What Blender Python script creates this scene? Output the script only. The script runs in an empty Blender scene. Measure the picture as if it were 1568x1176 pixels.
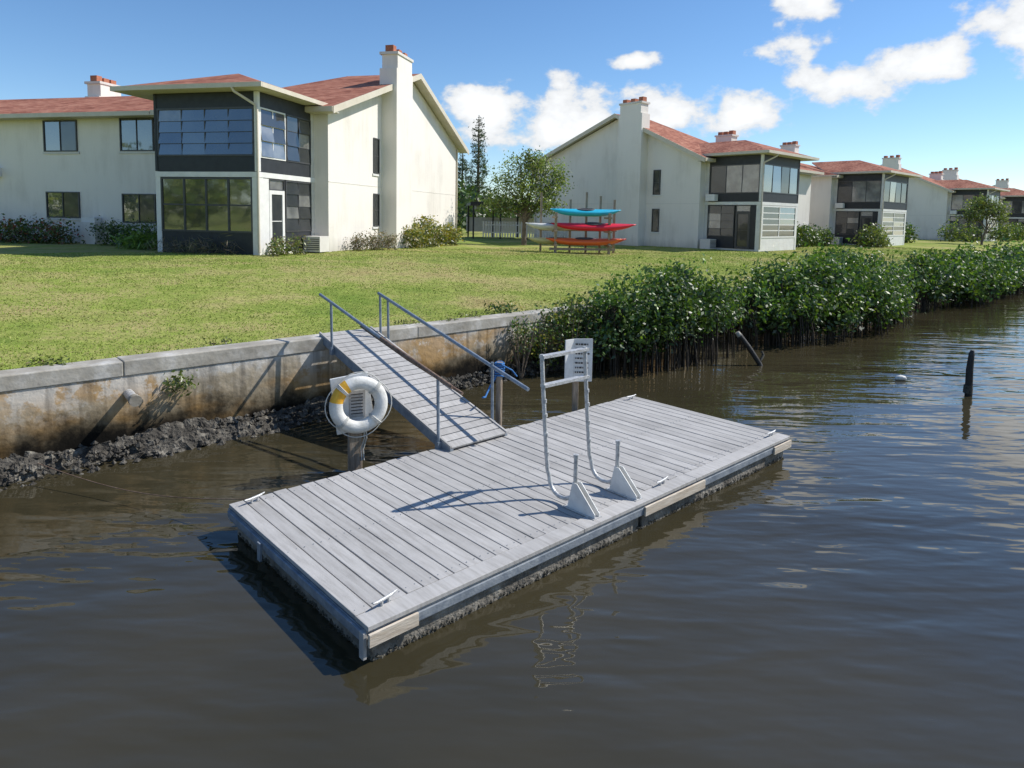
import bpy, math, random
import numpy as np
from mathutils import Matrix, Vector
random.seed(7); rng=np.random.default_rng(7)
SC=bpy.context.scene; COL=SC.collection
SC.view_settings.view_transform='Standard'; SC.view_settings.look='None'; SC.view_settings.exposure=0

# ------------------------------------------------------------ frames
AX,AY=-2.78,6.44
U=(0.735,0.678); N=(-0.678,0.735)       # along canal / landward
def W(x,y,z=0.0): return Vector((AX+U[0]*x+N[0]*y, AY+U[1]*x+N[1]*y, z))
FROT=math.atan2(0.678,0.735)
WALLY=3.1
def smooth(a,b,x):
    t=np.clip((x-a)/(b-a),0,1); return t*t*(3-2*t)
def groundz(x,y):
    s=y-WALLY
    rise=0.47-0.27*smooth(6,30,x)
    return 1.2+rise*smooth(0,11,s)+0.02*np.sin(x*0.9+y*0.5)*np.sin(y*0.8)*smooth(0,3,s)

# ------------------------------------------------------------ materials
def nt(m):
    m.use_nodes=True; return m.node_tree.nodes,m.node_tree.links
def ramp(nodes,stops):
    r=nodes.new('ShaderNodeValToRGB'); cr=r.color_ramp
    while len(cr.elements)>1: cr.elements.remove(cr.elements[0])
    cr.elements[0].position=stops[0][0]; cr.elements[0].color=(*stops[0][1],1)
    for p,c in stops[1:]:
        e=cr.elements.new(p); e.color=(*c,1)
    return r
def pmat(name,c1,c2,scale=5,rough=.8,bump=.1,bscale=None,stretch=(1,1,1),c3=None,metal=0,spec=.5,dist=.02,detail=5,blotch=0):
    m=bpy.data.materials.new(name); n,l=nt(m); b=n['Principled BSDF']
    tc=n.new('ShaderNodeTexCoord'); mp=n.new('ShaderNodeMapping'); mp.inputs['Scale'].default_value=stretch
    l.new(tc.outputs['Object'],mp.inputs[0])
    no=n.new('ShaderNodeTexNoise'); no.inputs['Scale'].default_value=scale; no.inputs['Detail'].default_value=detail; no.inputs['Roughness'].default_value=.65
    l.new(mp.outputs[0],no.inputs[0])
    st=[(.33,c1),(.66,c2)] if c3 is None else [(.3,c1),(.52,c2),(.7,c3)]
    r=ramp(n,st); l.new(no.outputs[0],r.inputs[0]); colout=r.outputs[0]
    if blotch:
        bn=n.new('ShaderNodeTexNoise'); bn.inputs['Scale'].default_value=1.1; bn.inputs['Detail'].default_value=7; bn.inputs['Roughness'].default_value=.7; l.new(tc.outputs['Object'],bn.inputs[0])
        mr=n.new('ShaderNodeMapRange'); mr.inputs[1].default_value=.34; mr.inputs[2].default_value=.56; mr.inputs[3].default_value=1-blotch; mr.inputs[4].default_value=1.0; l.new(bn.outputs[0],mr.inputs[0])
        vs=n.new('ShaderNodeVectorMath'); vs.operation='SCALE'; l.new(colout,vs.inputs[0]); l.new(mr.outputs[0],vs.inputs['Scale']); colout=vs.outputs[0]
    l.new(colout,b.inputs['Base Color'])
    b.inputs['Roughness'].default_value=rough; b.inputs['Metallic'].default_value=metal
    b.inputs['Specular IOR Level'].default_value=spec
    if bump:
        n2=n.new('ShaderNodeTexNoise'); n2.inputs['Scale'].default_value=bscale or scale*5; n2.inputs['Detail'].default_value=3
        l.new(mp.outputs[0],n2.inputs[0]); bp=n.new('ShaderNodeBump'); bp.inputs['Strength'].default_value=bump; bp.inputs['Distance'].default_value=dist
        l.new(n2.outputs[0],bp.inputs['Height']); l.new(bp.outputs[0],b.inputs['Normal'])
    return m
def streakmat(name,base,stain,amt_scale=1.2):
    """stucco with faint vertical water streaks"""
    m=bpy.data.materials.new(name); n,l=nt(m); b=n['Principled BSDF']
    tc=n.new('ShaderNodeTexCoord'); mp=n.new('ShaderNodeMapping'); mp.inputs['Scale'].default_value=(2.2,2.2,.3)
    l.new(tc.outputs['Object'],mp.inputs[0])
    a=n.new('ShaderNodeTexNoise'); a.inputs['Scale'].default_value=amt_scale; a.inputs['Detail'].default_value=6; a.inputs['Roughness'].default_value=.7
    l.new(mp.outputs[0],a.inputs[0])
    c=n.new('ShaderNodeTexNoise'); c.inputs['Scale'].default_value=.5; c.inputs['Detail'].default_value=4; l.new(tc.outputs['Object'],c.inputs[0])
    mx=n.new('ShaderNodeMath'); mx.operation='MULTIPLY_ADD'; mx.inputs[1].default_value=.45; l.new(a.outputs[0],mx.inputs[0])
    m2=n.new('ShaderNodeMath'); m2.operation='MULTIPLY'; m2.inputs[1].default_value=.55; l.new(c.outputs[0],m2.inputs[0]); l.new(m2.outputs[0],mx.inputs[2])
    r=ramp(n,[(.32,stain),(.50,base),(.7,tuple(min(1,v*1.03) for v in base))]); l.new(mx.outputs[0],r.inputs[0])
    sx=n.new('ShaderNodeSeparateXYZ'); l.new(tc.outputs['Object'],sx.inputs[0])
    ad=n.new('ShaderNodeMath'); ad.operation='MULTIPLY_ADD'; ad.inputs[1].default_value=.9; l.new(a.outputs[0],ad.inputs[0]); l.new(sx.outputs[2],ad.inputs[2])
    mr=n.new('ShaderNodeMapRange'); mr.inputs[1].default_value=.35; mr.inputs[2].default_value=1.0; mr.inputs[3].default_value=.68; mr.inputs[4].default_value=1.0; l.new(ad.outputs[0],mr.inputs[0])
    vs=n.new('ShaderNodeVectorMath'); vs.operation='SCALE'; l.new(r.outputs[0],vs.inputs[0]); l.new(mr.outputs[0],vs.inputs['Scale']); l.new(vs.outputs[0],b.inputs['Base Color'])
    b.inputs['Roughness'].default_value=.9; b.inputs['Specular IOR Level'].default_value=.2
    n2=n.new('ShaderNodeTexNoise'); n2.inputs['Scale'].default_value=16; n2.inputs['Detail'].default_value=4; l.new(tc.outputs['Object'],n2.inputs[0])
    bp=n.new('ShaderNodeBump'); bp.inputs['Strength'].default_value=.28; bp.inputs['Distance'].default_value=.02
    l.new(n2.outputs[0],bp.inputs['Height']); l.new(bp.outputs[0],b.inputs['Normal'])
    return m
M={}
M['stucco']=streakmat('stucco',(.84,.785,.715),(.72,.665,.595))
M['stucco_trim']=pmat('stucco_trim',(.64,.60,.55),(.74,.70,.65),2,.85,.1,20)
M['white']=pmat('white_paint',(.72,.70,.67),(.82,.80,.77),3,.6,.05)
M['fascia']=pmat('fascia_paint',(.60,.53,.41),(.68,.61,.49),2,.6,.05)
M['soffit']=pmat('soffit_paint',(.50,.46,.38),(.56,.52,.44),2,.8,0)
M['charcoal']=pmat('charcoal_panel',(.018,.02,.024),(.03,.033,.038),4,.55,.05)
M['frame']=pmat('bronze_frame',(.05,.05,.052),(.075,.075,.078),6,.45,.03)
M['pot']=pmat('terracotta_flue',(.36,.11,.055),(.48,.18,.10),6,.8,.1)
def shingle():
    m=bpy.data.materials.new('roof_shingles'); n,l=nt(m); b=n['Principled BSDF']
    tc=n.new('ShaderNodeTexCoord')
    a=n.new('ShaderNodeTexNoise'); a.inputs['Scale'].default_value=.8; a.inputs['Detail'].default_value=6; l.new(tc.outputs['Object'],a.inputs[0])
    mp=n.new('ShaderNodeMapping'); mp.inputs['Scale'].default_value=(3,7,16); l.new(tc.outputs['Object'],mp.inputs[0])
    v=n.new('ShaderNodeTexVoronoi'); v.inputs['Scale'].default_value=1; l.new(mp.outputs[0],v.inputs[0])
    ad=n.new('ShaderNodeMath'); ad.operation='MULTIPLY_ADD'; ad.inputs[1].default_value=.35
    sp=n.new('ShaderNodeSeparateColor'); l.new(v.outputs['Color'],sp.inputs[0]); l.new(sp.outputs[0],ad.inputs[0])
    m2=n.new('ShaderNodeMath'); m2.operation='MULTIPLY'; m2.inputs[1].default_value=.65; l.new(a.outputs[0],m2.inputs[0]); l.new(m2.outputs[0],ad.inputs[2])
    r=ramp(n,[(.25,(.20,.07,.045)),(.5,(.36,.145,.095)),(.75,(.47,.23,.155))]); l.new(ad.outputs[0],r.inputs[0]); l.new(r.outputs[0],b.inputs['Base Color'])
    b.inputs['Roughness'].default_value=.9; b.inputs['Specular IOR Level'].default_value=.15
    bp=n.new('ShaderNodeBump'); bp.inputs['Strength'].default_value=.6; bp.inputs['Distance'].default_value=.03; l.new(v.outputs[0],bp.inputs['Height']); l.new(bp.outputs[0],b.inputs['Normal'])
    return m
M['roof']=shingle()
def glassmat(name,col,fac,rough=.03,gc=(.72,.75,.77,1)):
    m=bpy.data.materials.new(name); n,l=nt(m); b=n['Principled BSDF']; out=n['Material Output']
    tc=n.new('ShaderNodeTexCoord'); a=n.new('ShaderNodeTexNoise'); a.inputs['Scale'].default_value=1.3; a.inputs['Detail'].default_value=3; l.new(tc.outputs['Object'],a.inputs[0])
    r=ramp(n,[(.4,tuple(c*.45 for c in col)),(.62,col)]); l.new(a.outputs[0],r.inputs[0]); l.new(r.outputs[0],b.inputs['Base Color'])
    b.inputs['Roughness'].default_value=.5
    g=n.new('ShaderNodeBsdfGlossy'); g.inputs['Roughness'].default_value=rough; g.inputs['Color'].default_value=gc
    bp=n.new('ShaderNodeBump'); bp.inputs['Strength'].default_value=.12; bp.inputs['Distance'].default_value=.02; l.new(a.outputs[0],bp.inputs['Height']); l.new(bp.outputs[0],g.inputs['Normal'])
    lw=n.new('ShaderNodeLayerWeight'); lw.inputs[0].default_value=.3
    mr=n.new('ShaderNodeMapRange'); mr.inputs[3].default_value=fac; mr.inputs[4].default_value=.75; l.new(lw.outputs['Facing'],mr.inputs[0])
    mx=n.new('ShaderNodeMixShader'); l.new(mr.outputs[0],mx.inputs[0]); l.new(b.outputs[0],mx.inputs[1]); l.new(g.outputs[0],mx.inputs[2]); l.new(mx.outputs[0],out.inputs[0])
    return m
M['glass']=glassmat('window_glass',(.045,.05,.055),.14)
M['glass2']=glassmat('screen_glass',(.022,.025,.022),.26,.05)
M['glass3']=glassmat('frosted_glass',(.24,.23,.21),.10,.1)
M['glass4']=glassmat('dark_glass',(.03,.03,.03),.05,.05,(.45,.47,.48,1))
def vcmat(name,trans=.3,gloss=.05,rough=.45):
    m=bpy.data.materials.new(name); n,l=nt(m); out=n['Material Output']; n.remove(n['Principled BSDF'])
    at=n.new('ShaderNodeAttribute'); at.attribute_name='Col'
    d=n.new('ShaderNodeBsdfDiffuse'); l.new(at.outputs['Color'],d.inputs[0]); cur=d.outputs[0]
    if trans:
        tr=n.new('ShaderNodeBsdfTranslucent')
        hs=n.new('ShaderNodeHueSaturation'); hs.inputs['Value'].default_value=1.6; hs.inputs['Saturation'].default_value=1.15; l.new(at.outputs['Color'],hs.inputs['Color']); l.new(hs.outputs[0],tr.inputs[0])
        mx=n.new('ShaderNodeMixShader'); mx.inputs[0].default_value=trans; l.new(cur,mx.inputs[1]); l.new(tr.outputs[0],mx.inputs[2]); cur=mx.outputs[0]
    if gloss:
        g=n.new('ShaderNodeBsdfGlossy'); g.inputs['Roughness'].default_value=rough; g.inputs['Color'].default_value=(1,1,1,1)
        mx=n.new('ShaderNodeMixShader'); mx.inputs[0].default_value=gloss; l.new(cur,mx.inputs[1]); l.new(g.outputs[0],mx.inputs[2]); cur=mx.outputs[0]
    l.new(cur,out.inputs[0]); return m
M['leaf']=vcmat('leaf_foliage')
M['grass']=vcmat('grass_blades',0,0)
M['bark']=pmat('bark',(.10,.075,.055),(.2,.16,.12),8,.9,.5,30,(1,1,.3))
M['root']=pmat('mangrove_root',(.02,.015,.01),(.07,.052,.035),8,.8,.4)
M['wood_old']=pmat('weathered_wood',(.20,.145,.10),(.42,.34,.26),6,.85,.4,30,(6,6,.6))
M['wood_dark']=pmat('dark_wet_wood',(.012,.01,.009),(.04,.034,.03),6,.6,.5,30,(3,3,1))
M['galv']=pmat('galvanised_pipe',(.38,.38,.375),(.68,.68,.67),25,.45,.3,60,metal=.3)
M['rail']=pmat('rail_metal',(.15,.19,.24),(.30,.35,.41),12,.5,.1,50,metal=.3)
M['rust']=pmat('rusty_pipe',(.11,.06,.04),(.26,.18,.13),14,.7,.3,60)
M['ringw']=pmat('ring_white',(.58,.57,.52),(.82,.81,.77),9,.6,.15,40)
M['ringy']=pmat('ring_orange',(.80,.36,.02),(.88,.52,.05),12,.6,.1)
M['signw']=pmat('sign_white',(.60,.60,.58),(.78,.78,.76),5,.5,.05)
M['ink']=pmat('sign_ink',(.03,.03,.03),(.06,.05,.05),5,.6,0)
M['rope_b']=pmat('blue_rope',(.02,.12,.36),(.05,.22,.52),40,.7,.4)
M['rope_w']=pmat('white_rope',(.5,.5,.46),(.65,.64,.6),40,.8,.4)
M['float']=pmat('float_concrete',(.07,.062,.05),(.20,.18,.15),5,.9,.7,22,c3=(.36,.33,.28),dist=.04)
M['barn']=pmat('barnacles',(.02,.018,.014),(.12,.11,.085),30,.85,.8,60)
M['rub']=pmat('rub_strip',(.15,.18,.22),(.29,.32,.35),8,.6,.2)
M['fasc_l']=pmat('fascia_board_new',(.48,.39,.29),(.68,.61,.51),5,.8,.25,30,(.5,4,4))
M['dark']=pmat('dock_underside',(.01,.01,.01),(.02,.02,.02),5,.9,0)
for i,k in enumerate([.40,.425,.45,.47]):
    M['plank%d'%i]=pmat('grey_plank_%d'%i,(k*.80,k*.765,k*.72),(k*1.02,k*.985,k*.94),3.0+i*.3,.8,.35,60,(7,.6,1),c3=(k*1.12,k*1.085,k*1.04),dist=.006,spec=.3,blotch=.18)

# ------------------------------------------------------------ mesh builder
class MB:
    def __init__(s,mirror=False): s.v=[];s.f=[];s.mi=[];s.mats=[];s.mirror=mirror;s.sm=[]
    def m(s,k):
        if k not in s.mats: s.mats.append(k)
        return s.mats.index(k)
    def add(s,vs,fs,k,smooth=False):
        o=len(s.v); s.v+= [tuple(v) for v in vs]; mi=s.m(k)
        for f in fs: s.f.append(tuple(i+o for i in f)); s.mi.append(mi); s.sm.append(smooth)
    def obox(s,P,a,b,c,k):
        P,a,b,c=map(Vector,(P,a,b,c))
        vs=[P,P+a,P+a+b,P+b,P+c,P+a+c,P+a+b+c,P+b+c]
        fs=[(0,3,2,1),(4,5,6,7),(0,1,5,4),(1,2,6,5),(2,3,7,6),(3,0,4,7)]
        if a.cross(b).dot(c)<0: fs=[f[::-1] for f in fs]
        s.add(vs,fs,k)
    def box(s,x0,x1,y0,y1,z0,z1,k): s.obox((x0,y0,z0),(x1-x0,0,0),(0,y1-y0,0),(0,0,z1-z0),k)
    def tube(s,path,r,k,seg=8,cap=True):
        path=[Vector(p) for p in path]
        if not hasattr(r,'__len__'): r=[r]*len(path)
        vs=[];fs=[]; prev=None
        for i,p in enumerate(path):
            d=(path[min(i+1,len(path)-1)]-path[max(i-1,0)]).normalized()
            if prev is None:
                a=d.cross(Vector((0,0,1)))
                if a.length<1e-3: a=d.cross(Vector((0,1,0)))
                a.normalize()
            else:
                a=(prev-d*prev.dot(d)); a.normalize()
            prev=a; b=d.cross(a)
            for j in range(seg):
                t=2*math.pi*j/seg; vs.append(p+(a*math.cos(t)+b*math.sin(t))*r[i])
        for i in range(len(path)-1):
            for j in range(seg):
                j2=(j+1)%seg; fs.append((i*seg+j,i*seg+j2,(i+1)*seg+j2,(i+1)*seg+j))
        s.add(vs,fs,k,True)
        if cap:
            s.add(vs[:seg],[tuple(range(seg))[::-1]],k); s.add(vs[-seg:],[tuple(range(seg))],k)
    def poly(s,pts,k): s.add(pts,[tuple(range(len(pts)))],k)
    def slab(s,pts,th,k,kb=None):
        n=len(pts); pts=[Vector(p) for p in pts]; lo=[p-Vector((0,0,th)) for p in pts]
        s.add(pts,[tuple(range(n))],k); s.add(lo,[tuple(range(n))[::-1]],kb or k)
        for i in range(n):
            j=(i+1)%n; s.add([pts[i],pts[j],lo[j],lo[i]],[(0,3,2,1)],kb or k)
    def obj(s,name,parent=None,bevel=0):
        me=bpy.data.meshes.new(name)
        v=[(-a,b,c) for a,b,c in s.v] if s.mirror else s.v
        f=[t[::-1] for t in s.f] if s.mirror else s.f
        me.from_pydata(v,[],f)
        for k in s.mats: me.materials.append(M[k])
        me.polygons.foreach_set('material_index',s.mi); me.polygons.foreach_set('use_smooth',s.sm)
        me.update()
        o=bpy.data.objects.new(name,me); COL.objects.link(o)
        if parent: o.parent=parent
        if bevel:
            b=o.modifiers.new('bevel','BEVEL'); b.width=bevel; b.segments=2; b.limit_method='ANGLE'; b.angle_limit=math.radians(50)
        return o
def empty(name,loc=(0,0,0),rot=0):
    e=bpy.data.objects.new(name,None); COL.objects.link(e); e.location=loc; e.rotation_euler=(0,0,rot); e.empty_display_size=.3; return e
def npmesh(name,verts,nper,cols,mat,parent=None):
    nf=len(verts)//nper; me=bpy.data.meshes.new(name)
    me.vertices.add(len(verts)); me.vertices.foreach_set('co',verts.astype(np.float32).ravel())
    me.loops.add(len(verts)); me.loops.foreach_set('vertex_index',np.arange(len(verts),dtype=np.int32))
    me.polygons.add(nf); me.polygons.foreach_set('loop_start',np.arange(0,len(verts),nper,dtype=np.int32)); 
    me.polygons.foreach_set('loop_total',np.full(nf,nper,dtype=np.int32))
    ca=me.color_attributes.new('Col','FLOAT_COLOR','CORNER')
    cc=np.ones((len(verts),4),dtype=np.float32); cc[:,:3]=np.repeat(cols,nper,axis=0); ca.data.foreach_set('color',cc.ravel())
    me.materials.append(mat); me.update(calc_edges=True); me.validate()
    o=bpy.data.objects.new(name,me); COL.objects.link(o)
    if parent: o.parent=parent
    return o
def leaves(name,blobs,n,size,pal,parent=None,per=22,shell=.5,csig=.16,up=.35,zmin=None,aspect=.5,topb=.25):
    B=np.array(blobs,float); w=(B[:,3]*B[:,4]*B[:,5])**.67; w/=w.sum()
    nc=max(4,n//per); bi=rng.choice(len(B),nc,p=w)
    d=rng.normal(size=(nc,3)); d/=np.linalg.norm(d,axis=1)[:,None]
    rr=shell+(1.05-shell)*rng.random(nc)**.6; rr*=1+.12*rng.normal(size=nc)
    cc=B[bi,:3]+d*rr[:,None]*B[bi,3:6]
    br=np.clip(1+.28*rng.normal(size=nc)+topb*d[:,2],.4,1.9)  # random clump tone; tops also painted lighter, undersides darker, as sunlit highlights
    ci=rng.integers(0,nc,n)
    sg=np.minimum.reduce([B[bi,3],B[bi,4],B[bi,5]])*csig+size*.6
    p=cc[ci]+rng.normal(size=(n,3))*sg[ci][:,None]*np.array([1,1,.8])
    outw=d[ci]; nor=outw*.6+rng.normal(size=(n,3))*.75+np.array([0,0,up]); nor/=np.linalg.norm(nor,axis=1)[:,None]
    t=np.cross(nor,rng.normal(size=(n,3))); t/=np.linalg.norm(t,axis=1)[:,None]; b=np.cross(nor,t)
    L=size*(.6+.8*rng.random(n))[:,None]; Wd=L*aspect
    q=np.stack([p-t*L*.5,p+b*Wd*.5+t*L*.05,p+t*L*.5,p-b*Wd*.5+t*L*.05],axis=1)
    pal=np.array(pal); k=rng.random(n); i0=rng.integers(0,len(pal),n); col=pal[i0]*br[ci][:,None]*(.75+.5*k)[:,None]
    if zmin is not None:
        keep=p[:,2]>zmin; q=q[keep]; col=col[keep]
    return npmesh(name,q.reshape(-1,3),4,np.clip(col,0,1),M['leaf'],parent)
G_MAN=[(.055,.105,.02),(.075,.135,.025),(.04,.08,.018),(.13,.19,.035)]
G_LITE=[(.10,.145,.03),(.14,.18,.04),(.08,.11,.025),(.18,.20,.05)]
G_HEDGE=[(.055,.10,.02),(.08,.13,.025),(.04,.075,.018),(.12,.15,.03)]
G_RED=[(.06,.10,.02),(.08,.13,.025),(.05,.09,.02),(.20,.06,.03),(.16,.12,.03)]
G_YEL=[(.22,.21,.04),(.12,.15,.03),(.28,.24,.05),(.07,.10,.02)]
G_DRY=[(.18,.14,.08),(.14,.13,.06),(.24,.18,.12),(.09,.10,.04)]
G_DIST=[(.04,.07,.02),(.06,.095,.028),(.035,.06,.02)]

# ------------------------------------------------------------ ground
def make_ground():
    xs=np.concatenate([[-600,-300,-120,-60,-35],np.arange(-24,70,1.0),[75,85,100,130,180,260,400,700]])
    ys=np.concatenate([[-500,-150,-60,-40,-30,-27,-26.2,-25,-12,2.9,3.22,3.26],np.arange(3.6,26,.6),[28,31,35,40,48,60,80,120,200,350,600]])
    X,Y=np.meshgrid(xs,ys); Z=groundz(X,Y)
    Z=np.where(Y<=3.23,-1.5,Z); Z=np.where(Y<-26.5,1.3,Z); Z=np.where((Y>=-26.5)&(Y<-25.5),.2,Z)
    wx=AX+U[0]*X+N[0]*Y; wy=AY+U[1]*X+N[1]*Y
    v=np.stack([wx,wy,Z],-1).reshape(-1,3); nx=len(xs); ny=len(ys)
    f=[(j*nx+i,j*nx+i+1,(j+1)*nx+i+1,(j+1)*nx+i) for j in range(ny-1) for i in range(nx-1)]
    me=bpy.data.meshes.new('ground'); me.from_pydata(v.tolist(),[],f); me.update()
    for p in me.polygons: p.use_smooth=True
    m=bpy.data.materials.new('lawn'); n,l=nt(m); b=n['Principled BSDF']; tc=n.new('ShaderNodeTexCoord')
    a=n.new('ShaderNodeTexNoise'); a.inputs['Scale'].default_value=.33; a.inputs['Detail'].default_value=8; a.inputs['Roughness'].default_value=.72; l.new(tc.outputs['Object'],a.inputs[0])
    r=ramp(n,[(.36,(.16,.225,.04)),(.48,(.25,.29,.065)),(.57,(.35,.32,.12)),(.68,(.34,.27,.12))]); l.new(a.outputs[0],r.inputs[0]); 
    c=n.new('ShaderNodeTexNoise'); c.inputs['Scale'].default_value=7; c.inputs['Detail'].default_value=7; c.inputs['Roughness'].default_value=.8; l.new(tc.outputs['Object'],c.inputs[0])
    mr=n.new('ShaderNodeMapRange'); mr.inputs[1].default_value=.3; mr.inputs[2].default_value=.7; mr.inputs[3].default_value=.65; mr.inputs[4].default_value=1.4; l.new(c.outputs[0],mr.inputs[0])
    mm=n.new('ShaderNodeVectorMath'); mm.operation='SCALE'; l.new(r.outputs[0],mm.inputs[0]); l.new(mr.outputs[0],mm.inputs['Scale']); l.new(mm.outputs[0],b.inputs['Base Color'])
    b.inputs['Roughness'].default_value=.95; b.inputs['Specular IOR Level'].default_value=.1
    d=n.new('ShaderNodeTexNoise'); d.inputs['Scale'].default_value=30; d.inputs['Detail'].default_value=3; l.new(tc.outputs['Object'],d.inputs[0])
    bp=n.new('ShaderNodeBump'); bp.inputs['Strength'].default_value=.4; bp.inputs['Distance'].default_value=.04; l.new(d.outputs[0],bp.inputs['Height']); l.new(bp.outputs[0],b.inputs['Normal'])
    me.materials.append(m); o=bpy.data.objects.new('ground',me); COL.objects.link(o)
make_ground()
def make_grass():
    n=300000
    r=rng.random(n); x=-7+62*r**1.7; y=3.42+ (rng.random(n)**1.3)*(17)
    px=AX+U[0]*x+N[0]*y; py=AY+U[1]*x+N[1]*y; pz=groundz(x,y)
    dist=np.hypot(px,py); vis=(py>4)&(np.abs(px/py)<.9)&(rng.random(n)<np.clip(30/dist,0,1)); x,y,px,py,pz,dist=[a[vis] for a in (x,y,px,py,pz,dist)]; n=len(px)
    h=(.010+.018*rng.random(n))*(1+.006*dist); w=.007*(1+.045*dist)
    an=rng.random(n)*2*np.pi; lx=rng.normal(size=n)*.03; ly=rng.normal(size=n)*.03
    dx=np.cos(an)*w; dy=np.sin(an)*w
    q=np.stack([np.stack([px-dx,py-dy,pz-.005],-1),np.stack([px+dx,py+dy,pz-.005],-1),np.stack([px+lx,py+ly,pz+h],-1)],1)
    f=.7*np.sin(x*.55+1.9*np.sin(y*.5+x*.21))*np.sin(y*.7+1.7*np.sin(x*.33+2))+.5*np.sin(x*1.7+y*1.1+2*np.sin(x*.9))*np.sin(y*2.1-x*.6+np.sin(y*1.3))+.4*rng.normal(size=n)
    t=np.clip((f+.55)/1.7,0,1)[:,None]
    c=np.array([.24,.325,.06])*(1-t)+np.array([.46,.41,.18])*t
    c*= (.85+.35*rng.random(n))[:,None]
    npmesh('grass',q.reshape(-1,3),3,c,M['grass'])
make_grass()

# ------------------------------------------------------------ water
def make_water():
    mb=[W(-300,-26.3),W(600,-26.3),W(600,3.2),W(-300,3.2)]
    me=bpy.data.meshes.new('canal_water'); me.from_pydata([tuple(p) for p in mb],[],[(0,1,2,3)]); me.update()
    m=bpy.data.materials.new('canal_water'); n,l=nt(m); b=n['Principled BSDF']; tc=n.new('ShaderNodeTexCoord')
    b.inputs['Roughness'].default_value=.01; b.inputs['IOR'].default_value=1.40; b.inputs['Specular IOR Level'].default_value=.75
    a=n.new('ShaderNodeTexNoise'); a.inputs['Scale'].default_value=.25; a.inputs['Detail'].default_value=4; l.new(tc.outputs['Object'],a.inputs[0])
    r=ramp(n,[(.3,(.032,.028,.015)),(.7,(.056,.047,.026))]); l.new(a.outputs[0],r.inputs[0]); l.new(r.outputs[0],b.inputs['Base Color'])
    def noise(sc,rot,stretch,det,dist=.0):
        mp=n.new('ShaderNodeMapping'); mp.inputs['Rotation'].default_value=(0,0,math.radians(rot)); mp.inputs['Scale'].default_value=stretch
        l.new(tc.outputs['Object'],mp.inputs[0]); t=n.new('ShaderNodeTexNoise'); t.inputs['Scale'].default_value=sc; t.inputs['Detail'].default_value=det; t.inputs['Distortion'].default_value=dist
        l.new(mp.outputs[0],t.inputs[0]); return t.outputs[0]
    n1=noise(1.3,10,(.3,1,1),0,.3); n2=noise(3.8,-6,(.3,1,1),1,.3); n3=noise(9,14,(.4,1,1),1)
    def ma(x,k,y=None):
        q=n.new('ShaderNodeMath'); q.operation='MULTIPLY_ADD'; q.inputs[1].default_value=k; l.new(x,q.inputs[0])
        if y is None: q.inputs[2].default_value=0
        else: l.new(y,q.inputs[2])
        return q.outputs[0]
    h=ma(n3,.10,ma(n2,.5,ma(n1,.8)))
    p=n.new('ShaderNodeTexNoise'); p.inputs['Scale'].default_value=.16; l.new(tc.outputs['Object'],p.inputs[0])
    mr=n.new('ShaderNodeMapRange'); mr.inputs[1].default_value=.4; mr.inputs[2].default_value=.6; mr.inputs[3].default_value=.5; mr.inputs[4].default_value=1.0; l.new(p.outputs[0],mr.inputs[0])
    bp=n.new('ShaderNodeBump'); bp.inputs['Distance'].default_value=.058; l.new(h,bp.inputs['Height']); l.new(mr.outputs[0],bp.inputs['Strength']); l.new(bp.outputs[0],b.inputs['Normal'])
    me.materials.append(m); o=bpy.data.objects.new('canal_water',me); COL.objects.link(o)
make_water()

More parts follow.
